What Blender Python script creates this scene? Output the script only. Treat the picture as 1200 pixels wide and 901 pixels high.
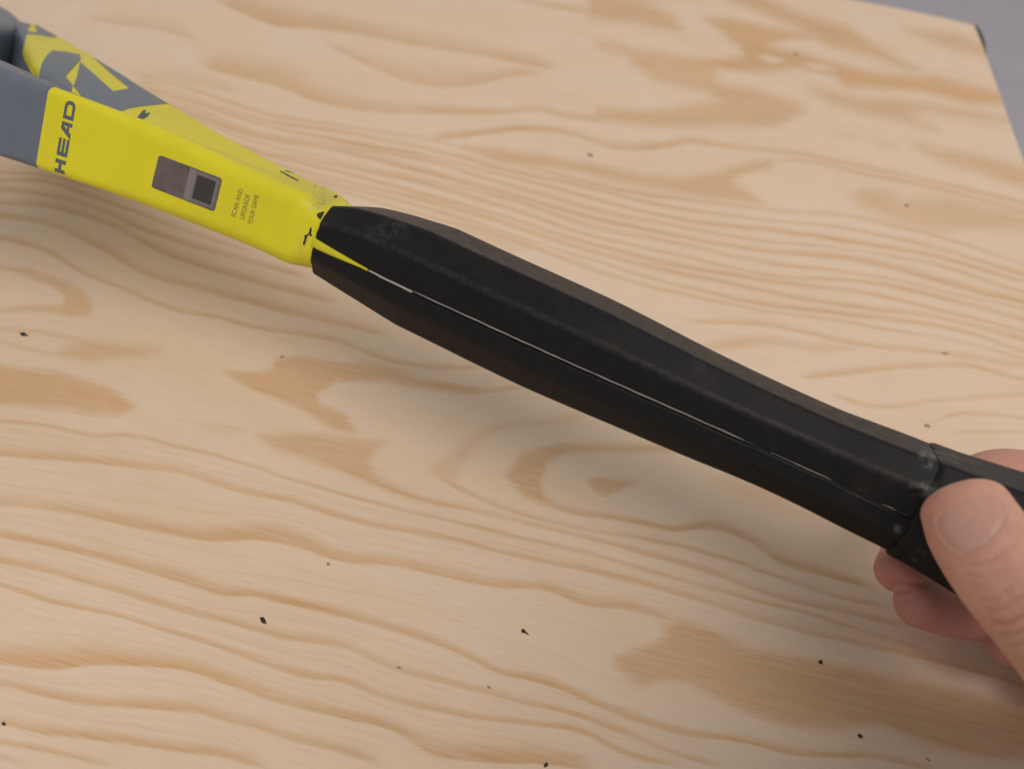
import bpy, bmesh, math, random
import numpy as np
from mathutils import Vector, Matrix

for o in list(bpy.data.objects):
    bpy.data.objects.remove(o, do_unlink=True)
scene = bpy.context.scene
COL = scene.collection
rng = np.random.default_rng(7)
random.seed(7)

# ------------------------------------------------------------------ camera
# all lengths below are millimetres; the scene itself is in metres
FPX = 930.0                        # focal length in pixels of a 1200 x 901 frame
H = 225.0                          # lens height above the board
nrm = lambda v: v / np.linalg.norm(v)
_v1 = np.array([-8400, -1985, FPX]); _v2 = np.array([338, -995, FPX])
_X = nrm(-_v1); _Y = nrm(_v2 - np.dot(_v2, _X) * _X); _Z = np.cross(_X, _Y)
RW = np.array([_X, _Y, _Z])        # camera (right, down, forward) -> world
EYE = np.array([0, 0, H])
cam_d = bpy.data.cameras.new('camera'); cam = bpy.data.objects.new('camera', cam_d); COL.objects.link(cam)
cam_d.sensor_width = 36; cam_d.lens = FPX / 1200 * 36
cam_d.clip_start = 0.005; cam_d.clip_end = 60
_M = Matrix.Identity(4)
for _i in range(3):
    _M[_i][0] = RW[_i][0]; _M[_i][1] = -RW[_i][1]; _M[_i][2] = -RW[_i][2]
_M[2][3] = H / 1000
cam.matrix_world = _M
cam_d.dof.use_dof = True; cam_d.dof.focus_distance = 0.240; cam_d.dof.aperture_fstop = 10
scene.camera = cam

# ------------------------------------------------------------------ light
world = bpy.data.worlds.new('World'); scene.world = world; world.use_nodes = True
world.node_tree.nodes['Background'].inputs[0].default_value = (1.0, 0.955, 0.90, 1)
world.node_tree.nodes['Background'].inputs[1].default_value = 0.54

def area(name, loc, target, size, power, color):
    d = bpy.data.lights.new(name, 'AREA'); d.shape = 'DISK'; d.size = size; d.energy = power; d.color = color
    o = bpy.data.objects.new(name, d); COL.objects.link(o); o.location = loc
    o.rotation_euler = (Vector(target) - Vector(loc)).to_track_quat('-Z', 'Y').to_euler()
    return o
area('ceiling_lamp', (0.98, -0.76, 2.35), (-0.15, 0.2, 0), 1.8, 41, (1.0, 0.93, 0.845))
vs = scene.view_settings
vs.view_transform = 'Standard'; vs.look = 'None'; vs.gamma = 1; vs.exposure = 0.04
scene.render.resolution_x = 1024; scene.render.resolution_y = 768

# ------------------------------------------------------------------ helpers
def ray(x, y): return RW @ np.array([(x - 600) / FPX, (y - 450.5) / FPX, 1.0])
def at(x, y, d): return EYE + ray(x, y) * d                       # a point d mm deep
def on_plane(x, y, z=0.0):
    r = ray(x, y); return EYE + r * ((H - z) / -r[2])
def to_px(p):                                                      # world mm (n,3) -> frame coordinates
    c = (np.asarray(p, float) - EYE) @ RW
    return np.stack([c[..., 0] / c[..., 2] * FPX + 600, c[..., 1] / c[..., 2] * FPX + 450.5], -1)

def world_origin(o):
    v = np.zeros(3)
    while o is not None:
        v = v + np.array(o.location); o = o.parent
    return v

def empty(name, loc_mm, label, cat, group=None):
    o = bpy.data.objects.new(name, None); COL.objects.link(o); o.location = np.asarray(loc_mm) / 1000
    o.empty_display_size = 0.02
    o['label'] = label; o['category'] = cat
    if group: o['group'] = group
    return o

def obj(name, verts, faces, mat, parent=None, smooth=None, attrs=None):
    me = bpy.data.meshes.new(name)
    org = world_origin(parent)
    v = np.asarray(verts, float) / 1000 - org
    me.from_pydata(v.tolist(), [], faces if isinstance(faces, list) else faces.tolist())
    me.validate(); me.update()
    if smooth is not None:
        me.shade_smooth()
        if smooth < 180: me.set_sharp_from_angle(angle=math.radians(smooth))
    for k, arr in (attrs or {}).items():
        a = me.attributes.new(k, 'FLOAT', 'POINT'); a.data.foreach_set('value', np.asarray(arr, np.float32).ravel())
    me.materials.append(mat)
    o = bpy.data.objects.new(name, me); COL.objects.link(o)
    o.parent = parent
    return o

def loft(rings, cap0=True, cap1=True, closed=True):
    R = np.asarray(rings); n, m, _ = R.shape
    V = R.reshape(-1, 3); F = []
    for i in range(n - 1):
        for j in range(m if closed else m - 1):
            k = (j + 1) % m
            F.append((i * m + j, i * m + k, (i + 1) * m + k, (i + 1) * m + j))
    if cap0: F.append(tuple(reversed(range(m))))
    if cap1: F.append(tuple((n - 1) * m + j for j in range(m)))
    return V, F

def fix_normals(o):
    bm = bmesh.new(); bm.from_mesh(o.data); bmesh.ops.recalc_face_normals(bm, faces=bm.faces); bm.to_mesh(o.data); bm.free()

class NT:
    """small wrapper around a node tree"""
    def __init__(s, name):
        s.m = bpy.data.materials.new(name); s.m.use_nodes = True
        s.t = s.m.node_tree; s.b = s.t.nodes['Principled BSDF']
    def n(s, typ, **kw):
        nd = s.t.nodes.new(typ)
        for k, v in kw.items():
            if k.startswith('i_'):
                key = k[2:]; key = int(key) if key.isdigit() else key.replace('_', ' ')
                s.set(nd.inputs[key], v)
            else: setattr(nd, k, v)
        return nd
    def set(s, inp, v):
        if isinstance(v, bpy.types.NodeSocket): s.t.links.new(v, inp)
        else: inp.default_value = v
    def attr(s, name): return s.n('ShaderNodeAttribute', attribute_name=name).outputs['Fac']
    def coord(s, out='Object'): return s.n('ShaderNodeTexCoord').outputs[out]
    def mapping(s, vec, scale=(1, 1, 1), loc=(0, 0, 0), rot=(0, 0, 0)):
        nd = s.n('ShaderNodeMapping'); s.set(nd.inputs['Vector'], vec)
        nd.inputs['Scale'].default_value = scale; nd.inputs['Location'].default_value = loc; nd.inputs['Rotation'].default_value = rot
        return nd.outputs[0]
    def noise(s, vec, scale, detail=4, rough=0.55, dist=0.0):
        nd = s.n('ShaderNodeTexNoise'); s.set(nd.inputs['Vector'], vec)
        nd.inputs['Scale'].default_value = scale; nd.inputs['Detail'].default_value = detail
        nd.inputs['Roughness'].default_value = rough; nd.inputs['Distortion'].default_value = dist
        return nd.outputs['Fac']
    def math(s, op, a, b=0.0, clamp=False):
        nd = s.n('ShaderNodeMath', operation=op, use_clamp=clamp); s.set(nd.inputs[0], a); s.set(nd.inputs[1], b); return nd.outputs[0]
    def ramp(s, f, lo, hi, a=0.0, b=1.0):
        nd = s.n('ShaderNodeMapRange', interpolation_type='SMOOTHSTEP'); s.set(nd.inputs[0], f)
        for i, v in ((1, lo), (2, hi), (3, a), (4, b)): s.set(nd.inputs[i], v)
        return nd.outputs[0]
    def mix(s, f, a, b):
        nd = s.n('ShaderNodeMix', data_type='RGBA'); s.set(nd.inputs[0], f)
        for i, v in ((6, a), (7, b)):
            s.set(nd.inputs[i], v if isinstance(v, bpy.types.NodeSocket) else (*v, 1))
        return nd.outputs[2]
    def bump(s, h, strength, dist):
        nd = s.n('ShaderNodeBump'); s.set(nd.inputs['Height'], h); nd.inputs['Strength'].default_value = strength
        nd.inputs['Distance'].default_value = dist; s.t.links.new(nd.outputs[0], s.b.inputs['Normal'])
    def out(s, **kw):
        for k, v in kw.items():
            key = k.replace('_', ' ')
            if isinstance(v, tuple) and len(v) == 3 and 'Color' in key: v = (*v, 1)
            s.set(s.b.inputs[key], v)
        return s.m

# ------------------------------------------------------------------ materials
def mat_wood():
    t = NT('pine_plywood'); c = t.coord()
    g = t.attr('grain'); known = t.attr('traced')
    # growth rings beyond the traced area
    wv = t.n('ShaderNodeTexWave', wave_type='BANDS', bands_direction='Y', wave_profile='SAW')
    t.set(wv.inputs['Vector'], t.mapping(c, (0.16, 1, 1), rot=(0, 0, math.radians(2))))
    wv.inputs['Scale'].default_value = 14; wv.inputs['Distortion'].default_value = 3.2
    wv.inputs['Detail'].default_value = 2; wv.inputs['Detail Scale'].default_value = 1.4
    ring = t.ramp(wv.outputs['Fac'], 0.45, 1.0)
    g = t.math('ADD', t.math('MULTIPLY', g, known), t.math('MULTIPLY', ring, t.math('SUBTRACT', 1.0, known)))
    fib = t.noise(t.mapping(c, (14, 620, 1), rot=(0, 0, math.radians(-1.5))), 1, 3, .6)
    fib2 = t.noise(t.mapping(c, (60, 2600, 1)), 1, 2, .6)
    blot = t.noise(t.mapping(c, (9, 30, 1)), 1, 4, .6)
    rag = t.noise(t.mapping(c, (55, 1500, 1), rot=(0, 0, math.radians(-2))), 1, 3, .65)
    edge = t.math('MULTIPLY', g, t.math('SUBTRACT', 1.25, g))
    g = t.math('ADD', g, t.math('MULTIPLY', t.math('SUBTRACT', rag, .5), t.math('ADD', t.math('MULTIPLY', edge, 2.2), .10)), clamp=True)
    g = t.math('ADD', g, t.math('MULTIPLY', t.math('MULTIPLY', t.math('SUBTRACT', fib, .5), 0.8), t.math('ADD', g, .16)), clamp=True)
    pale = t.mix(t.ramp(blot, .3, .7), (0.668, 0.528, 0.410), (0.650, 0.495, 0.362))
    dark = t.mix(t.ramp(blot, .35, .65), (0.565, 0.335, 0.158), (0.515, 0.310, 0.155))
    col = t.mix(g, pale, dark)
    col = t.mix(t.math('MULTIPLY', t.ramp(fib2, .48, .72), .20), col, (0.40, 0.27, 0.16))
    pits = t.noise(t.mapping(c, (160, 420, 1)), 1, 1, .5)
    col = t.mix(t.math('MULTIPLY', t.ramp(pits, .76, .82), .16), col, (0.22, 0.17, 0.14))
    t.bump(t.math('ADD', t.math('MULTIPLY', fib, .6), t.math('ADD', t.math('MULTIPLY', fib2, .5), t.math('MULTIPLY', g, .5))), .25, .00025)
    return t.out(Base_Color=col, Roughness=t.ramp(fib, .2, .8, .52, .66), Specular_IOR_Level=.35)

def mat_plain(name, col, rough=.5, spec=.5, bump=0, bscale=900, **kw):
    t = NT(name); c = t.coord(); nz = t.noise(c, bscale, 4, .6)
    d = tuple(x * .8 for x in col)
    if bump: t.bump(nz, bump, .0003)
    return t.out(Base_Color=t.mix(nz, col, d), Roughness=rough, Specular_IOR_Level=spec, **kw)

YEL = (0.61, 0.555, 0.014); GREY = (0.120, 0.145, 0.185)
def mat_paint():
    t = NT('racket_lacquer'); c = t.coord()
    grey = t.attr('paint'); sc = t.attr('scuff'); gr = t.attr('grime')
    nz = t.noise(c, 1500, 2, .5); big = t.noise(c, 60, 4, .6); sp = t.noise(c, 900, 4, .65)
    y = t.mix(t.ramp(big, .3, .7), YEL, (0.58, 0.515, 0.015))
    g = t.mix(t.ramp(big, .3, .7), GREY, (0.105, 0.125, 0.16))
    col = t.mix(t.ramp(grey, .47, .53), y, g)
    col = t.mix(t.math('MULTIPLY', gr, t.ramp(sp, .30, .70, .25, .85)), col, (0.23, 0.19, 0.10))
    col = t.mix(t.math('MULTIPLY', t.ramp(t.math('ADD', sp, t.math('MULTIPLY', sc, .42)), .68, .84), t.ramp(sc, .08, .3)), col, (0.018, 0.016, 0.014))
    t.bump(nz, .12, .0002)
    return t.out(Base_Color=col, Roughness=t.ramp(sp, .2, .8, .36, .48), Specular_IOR_Level=.30)

def mat_black():
    t = NT('black_moulded_grip'); c = t.coord()
    ed = t.attr('edge'); sc = t.attr('scuff')
    fine = t.noise(c, 2600, 3, .6); mid = t.noise(c, 300, 5, .65); big = t.noise(c, 45, 4, .6)
    col = t.mix(t.ramp(mid, .35, .75), (0.0032, 0.0026, 0.0040), (0.0056, 0.0048, 0.0066))
    col = t.mix(t.math('MULTIPLY', t.ramp(big, .52, .75), .5), col, (0.018, 0.0145, 0.012))
    col = t.mix(t.math('MULTIPLY', t.ramp(fine, .62, .76), .16), col, (0.10, 0.095, 0.09))
    wear_highlight = t.math('MULTIPLY', ed, t.ramp(t.noise(c, 700, 5, .7), .25, .80))
    col = t.mix(t.math('MULTIPLY', wear_highlight, .20), col, (0.12, 0.115, 0.115))  # worn edges, with the upper ridge's highlight painted in
    scm = t.math('MULTIPLY', t.ramp(sc, .05, .8), t.ramp(t.noise(c, 380, 5, .7), .40, .70))
    col = t.mix(scm, col, (0.12, 0.125, 0.125))
    t.bump(t.math('ADD', t.math('MULTIPLY', fine, .5), t.math('MULTIPLY', mid, .8)), .22, .0002)
    return t.out(Base_Color=col, Roughness=t.ramp(mid, .3, .7, .40, .50), Specular_IOR_Level=.2)

def mat_skin():
    t = NT('skin'); c = t.coord()
    red = t.attr('red'); cr = t.attr('crease')
    blot = t.noise(c, 130, 4, .6); fine = t.noise(c, 1500, 3, .6)
    vor = t.n('ShaderNodeTexVoronoi', feature='DISTANCE_TO_EDGE'); t.set(vor.inputs['Vector'], t.mapping(c, (1, 1, 1)))
    vor.inputs['Scale'].default_value = 950
    lines = t.ramp(vor.outputs['Distance'], 0.0, 0.12)
    blot = t.math('ADD', t.math('MULTIPLY', blot, .6), t.math('MULTIPLY', t.noise(c, 620, 4, .65), .4))
    base = t.mix(t.ramp(blot, .38, .62), (0.565, 0.315, 0.235), (0.525, 0.265, 0.20))
    col = t.mix(red, base, (0.44, 0.185, 0.160))
    col = t.mix(t.math('MULTIPLY', cr, .6), col, (0.40, 0.16, 0.12))
    t.bump(t.math('ADD', t.math('MULTIPLY', lines, .35), t.math('MULTIPLY', fine, .9)), .6, .00028)
    t.b.subsurface_method = 'RANDOM_WALK'
    t.b.inputs['Subsurface Radius'].default_value = (1.0, 0.36, 0.18)
    return t.out(Base_Color=col, Roughness=.50, Specular_IOR_Level=.4, Subsurface_Weight=.3, Subsurface_Scale=.0028)

def mat_sticker():
    t = NT('hologram_foil'); c = t.coord(); nz = t.noise(c, 500, 5, .65); s2 = t.noise(c, 180, 3, .6)
    col = t.mix(t.ramp(s2, .3, .7), (0.105, 0.080, 0.078), (0.150, 0.120, 0.122))
    col = t.mix(t.math('MULTIPLY', t.ramp(nz, .62, .75), .45), col, (0.36, 0.32, 0.30))
    return t.out(Base_Color=col, Roughness=.36, Metallic=.35)

M_WOOD = mat_wood(); M_PAINT = mat_paint(); M_BLACK = mat_black(); M_SKIN = mat_skin(); M_STICK = mat_sticker()
M_GREYP = mat_plain('grey_print', GREY, .42, .4, .1, 1500)
M_YELP = mat_plain('yellow_print', YEL, .42, .4, .1, 1500)
M_DARKP = mat_plain('dark_print', (0.035, 0.045, 0.045), .45)
M_LETTER = mat_plain('slate_lettering', (0.085, 0.10, 0.12), .45)
M_OLIVE = mat_plain('olive_lettering', (0.17, 0.15, 0.045), .5)
M_FOIL2 = mat_plain('foil_panel', (0.20, 0.175, 0.165), .42, .5, .2, 700)
M_FOIL3 = mat_plain('foil_dark_panel', (0.030, 0.026, 0.027), .45, .5, .2, 700)
M_GLOSS = mat_plain('glossy_resin', (0.010, 0.009, 0.010), .12, .6, .5, 260)
M_BEAD = mat_plain('pale_resin', (0.36, 0.345, 0.315), .25, .6, .4, 700)
M_SCUFF = mat_plain('black_scuff', (0.014, 0.013, 0.013), .6)
M_FLECK = mat_plain('resin_fleck', (0.020, 0.013, 0.009), .6)
M_FLECK2 = mat_plain('faint_mark', (0.36, 0.23, 0.14), .6)
M_TRIM = mat_plain('dark_edge', (0.030, 0.024, 0.020), .6)
M_NAIL = mat_plain('nail', (0.545, 0.31, 0.25), .34, .35, .12, 500, Subsurface_Weight=.3, Subsurface_Scale=.002)
def mat_floor():
    t = NT('lilac_grey_floor'); c = t.coord()
    return t.out(Base_Color=t.mix(t.ramp(t.noise(c, 7, 5, .6), .3, .7), (0.43, 0.41, 0.47), (0.39, 0.375, 0.43)), Roughness=.7)
M_FLOOR = mat_floor()

# ------------------------------------------------------------------ floor
fl = obj('floor', [(-2500, -2500, -720), (3500, -2500, -720), (3500, 3500, -720), (-2500, 3500, -720)], [(0, 1, 2, 3)], M_FLOOR)
fl['kind'] = 'structure'

# ------------------------------------------------------------------ the pine board
# growth rings: (x, y of the sharp lower edge, depth of the soft upper side) in photo pixels
BANDS = [
 ([(0,494,6),(60,500,6),(115,512,7),(150,511,6),(200,523,6),(260,537,6),(327,557,6),(393,578,6),(483,601,6),(600,628,6),(700,651,6),(800,681,7),(950,721,7),(1033,748,7),(1110,770,7)], .8),
 ([(0,532,16),(50,537,15),(117,542,13),(167,548,14),(217,557,15),(283,577,15),(333,587,14),(400,607,11),(500,628,11),(600,651,10),(700,671,10),(800,698,11),(933,738,12),(1033,761,10),(1133,784,11),(1200,806,11)], .85),
 ([(380,541,10),(393,547,12),(483,583,10),(560,600,9),(683,630,9),(800,661,10),(917,701,10),(1033,728,9),(1070,738,8)], .85),
 ([(500,549,18),(533,570,12),(567,587,8),(667,617,7),(800,641,7),(900,673,7),(1000,704,7),(1047,713,7)], .75),
 ([(613,580,20),(667,600,12),(733,610,8),(793,621,8),(833,619,17),(877,634,16),(910,657,20),(960,672,18),(1027,690,10)], .95),
 ([(0,280,9),(50,293,9),(100,323,9),(140,337,8),(200,363,8),(253,373,7),(300,385,8),(400,402,8),(460,425,8),(543,432,6),(575,430,5)], .8),
 ([(0,255,10),(67,267,11),(117,293,14),(160,317,14),(233,340,13),(300,357,14),(393,380,14),(460,395,12)], .85),
 ([(0,240,9),(67,245,10),(133,267,12),(183,293,11),(250,317,12),(333,340,12),(400,357,12)], .85),
 ([(0,223,7),(50,230,8),(110,243,8),(167,270,9),(233,290,9),(300,310,9),(367,328,8)], .85),
 ([(0,213,5),(50,213,6),(100,227,6),(143,242,6),(220,272,7),(300,297,7)], .8),
 ([(0,203,5),(50,206,5),(90,215,5),(130,228,5)], .7),
 ([(400,427,11),(450,434,12),(500,450,11),(567,460,8),(607,455,7),(650,450,6)], .7),
 ([(0,592,18),(67,598,18),(133,612,20),(200,625,21),(250,633,26),(300,632,28),(350,640,26),(400,656,22),(467,663,18),(517,674,18),(583,688,17),(650,694,16),(683,708,20),(733,713,18),(800,731,14)], 1.0),
 ([(0,628,11),(67,643,12),(133,658,16),(200,678,22),(260,696,16),(300,698,12),(333,706,14),(400,722,14),(450,735,14),(493,748,14),(533,762,12),(583,788,13),(650,804,14),(700,826,14),(800,859,12),(867,868,11),(933,884,12),(1033,889,10),(1100,905,10)], 1.0),
 ([(0,658,12),(67,673,13),(133,693,15),(200,714,14),(267,729,13),(333,748,15),(400,758,13),(467,786,14),(533,804,13),(600,821,12),(667,836,12),(733,861,12),(800,886,11),(850,900,10)], .85),
 ([(0,686,8),(67,706,8),(133,721,8),(200,741,8),(250,756,10),(300,776,14),(367,794,13),(400,797,11),(450,818,12),(500,831,12),(550,841,11),(617,848,10),(683,859,10),(733,884,11),(800,898,10)], .9),
 ([(0,778,34),(30,781,40),(67,784,44),(107,778,36),(150,778,28),(217,784,22),(267,801,22),(317,819,22),(400,840,18),(467,858,16),(500,878,26),(567,891,34),(633,895,32),(700,903,24)], 1.0),
 ([(0,803,12),(50,814,13),(100,824,15),(150,829,18),(233,836,20),(300,853,18),(350,868,16),(400,881,16),(450,899,16)], .95),
 ([(0,846,14),(67,861,16),(133,869,16),(200,878,16),(267,888,17),(317,903,18)], .95),
 ([(0,869,9),(67,883,10),(133,898,10)], .85),
 ([(0,888,8),(40,899,8)], .7),
 # upper half
 ([(90,22,14),(150,30,18),(210,42,20),(240,52,10)], .4),
 ([(250,0,30),(320,28,34),(410,40,28),(467,50,28),(550,63,24),(610,74,20),(660,84,14)], .8),
 ([(373,50,6),(433,77,22),(467,93,32),(513,103,36),(553,100,24),(600,89,14),(640,88,12)], .72),
 ([(230,75,24),(270,88,36),(300,96,40),(333,104,40),(367,117,36),(433,130,24),(507,133,14),(583,134,10),(633,130,9),(667,138,10),(720,142,10)], .8),
 ([(170,85,20),(230,100,20),(290,112,10)], .4),
 ([(500,164,10),(567,158,9),(617,153,9),(667,157,10),(717,173,11),(767,175,12),(807,167,10),(850,172,8),(933,182,7),(1000,195,7),(1100,215,7),(1200,241,7)], .85),
 ([(900,190,6),(950,191,7),(1000,203,8),(1100,222,8),(1200,252,8)], .7),
 ([(800,377,8),(900,382,8),(967,397,8),(1100,415,8),(1200,430,8)], .7),
 ([(933,443,10),(1000,438,12),(1083,430,8),(1133,430,8),(1200,447,8)], .7),
 ([(967,459,5),(1017,477,7),(1100,470,7),(1133,467,7),(1200,463,7)], .6),
 ([(1087,497,5),(1117,487,6),(1160,486,7),(1200,491,7)], .55),
 ([(1108,507,4),(1200,507,6)], .5),
 ([(760,2,6),(793,0,6),(840,8,6)], .4),
 ([(600,0,6),(650,10,10),(700,18,16)], .8),
]
# faint thin rings between the strong ones of the lower half
_fam = [0, 1, 12, 13, 14, 15, 16, 17, 18]
for _a, _b in zip(_fam[:-1], _fam[1:]):
    for _q, _st in ((.36, .20), (.66, .26)):
        _pa, _pb = np.array(BANDS[_a][0], float), np.array(BANDS[_b][0], float); _x1 = min(_pa[-1, 0], _pb[-1, 0])
        _xx = np.arange(0, _x1 + 1, 50.0)
        _ya, _yb = np.interp(_xx, _pa[:, 0], _pa[:, 1]), np.interp(_xx, _pb[:, 0], _pb[:, 1] - .5 * _pb[:, 2])
        BANDS.append(([(float(x), float(a + (b - a) * (_q + .07 * math.sin(x * .012 + _a + _q * 9))), 4.0 + 1.5 * math.sin(x * .017 + _b)) for x, a, b in zip(_xx, _ya, _yb)], _st))
# fine parallel rings in the upper middle
_T = np.array([(150,84),(200,99),(300,131),(400,149),(500,165),(600,190),(700,216),(800,235),(900,247),(1000,256),(1100,280),(1200,308)])
_B = np.array([(150,150),(200,168),(300,208),(400,232),(500,260),(600,290),(700,325),(800,352),(900,376),(1000,390),(1100,404),(1200,430)])
_fr = [0.0,.095,.19,.28,.385,.47,.565,.66,.755,.85,.93]
for _k, _f in enumerate(_fr):
    _pts = [(float(x), float(t + (b - t) * (_f + .012 * math.sin(x * .011 + _k * 1.9) + .008 * math.sin(x * .031 + _k)) + 1.2 * math.sin(x * .021 + _k * 2.3)), 5.0 + 2.0 * math.sin(x * .009 + _k * 2.7) + (3 if _k in (4, 8) else 0))
            for (x, t), (_, b) in zip(_T, _B)]
    BANDS.append((_pts, .72 + .25 * ((_k * 7) % 5) / 4))
# broad patches of late wood: polygon, softness in pixels, strength
BLOBS = [
 ([(303,512),(350,509),(420,512),(453,517),(437,530),(430,543),(443,560),(493,587),(460,576),(410,557),(360,538),(320,523)], 6, .8),
 ([(263,435),(293,437),(317,433),(323,422),(347,417),(413,427),(460,435),(493,445),(560,455),(560,462),(493,454),(453,447),(393,447),(370,462),(373,473),(407,487),(418,507),(393,503),(347,477),(300,457),(273,443)], 4, .9),
 ([(683,485),(640,492),(587,497),(555,513),(505,547),(514,556),(535,566),(538,552),(552,530),(562,514),(590,503),(660,497)], 7, .5),
 ([(800,521),(720,521),(653,522),(613,531),(592,557),(613,581),(640,590),(632,566),(640,542),(665,530),(720,528),(800,528)], 5, .95),
 ([(688,563),(700,560),(720,562),(750,565),(733,572),(710,582),(698,575)], 3, .8),
 ([(833,562),(860,558),(910,575),(960,605),(920,600),(870,582)], 10, .55),
 ([(0,310),(33,315),(67,328),(97,340),(110,355),(108,368),(83,371),(50,363),(0,366),(0,362),(45,358),(74,357),(77,348),(62,337),(30,323),(0,314)], 4, .8),
 ([(70,410),(97,397),(133,403),(187,410),(167,417),(100,422),(70,416)], 7, .7),
 ([(0,384),(50,386),(97,396),(95,400),(50,391),(0,388)], 3, .55),
 ([(0,398),(50,410),(75,414),(72,418),(45,414),(0,403)], 3, .5),
 ([(-30,424),(0,428),(67,438),(127,455),(147,467),(157,478),(143,486),(110,485),(67,477),(33,475),(0,473),(-30,470)], 6, .95),
 ([(230,496),(260,497),(285,505),(260,506)], 6, .4),
 ([(779,733),(800,727),(833,737),(875,760),(937,770),(1000,783),(1100,805),(1220,835),(1220,890),(1133,884),(1083,871),(1033,848),(987,851),(933,850),(896,842),(854,824),(808,800),(775,796),(750,804),(721,779),(721,769),(767,754),(783,744)], 7, .95),
 ([(543,172),(583,175),(633,183),(700,195),(750,205),(800,209),(840,202),(867,194),(905,188),(905,196),(872,204),(858,214),(880,228),(895,240),(820,231),(773,221),(717,211),(667,199),(613,194),(583,188)], 6, .85),
 ([(997,230),(1013,222),(1040,225),(1060,238),(1075,231),(1110,233),(1150,245),(1210,256),(1210,268),(1150,268),(1100,270),(1050,262),(1030,250),(1005,240)], 8, .65),
 ([(700,50),(750,60),(810,67),(835,70),(887,77),(840,82),(840,97),(887,107),(930,120),(944,129),(913,147),(833,148),(767,148),(700,140),(700,127),(767,131),(800,125),(846,121),(827,108),(767,93),(743,77),(733,66),(700,56)], 7, .85),
 ([(843,-4),(890,-4),(940,17),(993,32),(1013,47),(1047,65),(1075,82),(1020,64),(973,55),(933,30),(887,13)], 7, 1.0),
 ([(827,22),(850,22),(900,32),(960,45),(925,46),(900,55),(933,63),(983,76),(1033,86),(1100,92),(1172,110),(1178,122),(1137,121),(1075,106),(1050,105),(993,101),(973,87),(933,80),(887,85),(833,78),(800,72),(873,67),(867,53),(847,38)], 6, 1.1),
 ([(947,103),(970,105),(1010,117),(1050,115),(1100,125),(1160,135),(1188,142),(1150,142),(1090,130),(1063,135),(1100,153),(1050,140),(1010,132),(973,120)], 7, .75),
 ([(690,-5),(750,0),(790,20),(797,34),(767,32),(733,25),(690,20)], 7, .9),
 ([(1060,34),(1125,42),(1150,54),(1156,68),(1130,60),(1100,52)], 7, .8),
 ([(977,155),(1003,161),(1000,163),(985,160)], 4, .4),
 ([(1023,167),(1050,170),(1045,177),(1028,175)], 5, .3),
 ([(1072,171),(1105,178),(1160,187),(1210,200),(1210,224),(1150,205),(1100,188)], 8, .8),
 ([(820,406),(867,395),(900,395),(933,402),(1000,408),(967,412),(900,403),(840,410)], 5, .7),
 ([(500,232),(560,262),(620,290),(600,300),(540,276)], 8, .35),
]
LIGHTS = [([(888,66),(900,65),(921,73),(905,75)], 3), ([(940,75),(965,77),(979,82),(955,82)], 3), ([(335,36),(420,42),(520,60),(590,73),(560,73),(470,57),(390,50)], 6)]

def smooth01(x): x = np.clip(x, 0, 1); return x * x * (3 - 2 * x)
def wobble(x, y, seed, f):
    r = np.random.default_rng(seed); o = 0
    for _ in range(5):
        a, b, p = r.uniform(.4, 1.6) * f, r.uniform(.6, 2.2) * f, r.uniform(0, 6.28)
        o = o + np.sin(x * a + y * b * r.choice([-1, 1]) + p)
    return o / 5
def interp_smooth(x, xs, ys):
    # monotone-ish cubic through the traced points
    xs = np.asarray(xs, float); ys = np.asarray(ys, float)
    d = np.gradient(ys, xs); i = np.clip(np.searchsorted(xs, x) - 1, 0, len(xs) - 2)
    hh = xs[i + 1] - xs[i]; t = np.clip((x - xs[i]) / hh, 0, 1)
    return ((2*t**3-3*t**2+1)*ys[i] + (t**3-2*t**2+t)*hh*d[i] + (-2*t**3+3*t**2)*ys[i+1] + (t**3-t**2)*hh*d[i+1])
def poly_sd(x, y, poly):
    P = np.asarray(poly, float); d = np.full(x.shape, 1e9); inside = np.zeros(x.shape, bool)
    for i in range(len(P)):
        a, b = P[i], P[(i + 1) % len(P)]; e = b - a
        t = np.clip(((x - a[0]) * e[0] + (y - a[1]) * e[1]) / (e @ e + 1e-9), 0, 1)
        d = np.minimum(d, np.hypot(x - a[0] - t * e[0], y - a[1] - t * e[1]))
        c = ((a[1] > y) != (b[1] > y)) & (x < (b[0] - a[0]) * (y - a[1]) / (b[1] - a[1] + 1e-12) + a[0])
        inside ^= c
    return np.where(inside, -d, d)

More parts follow.
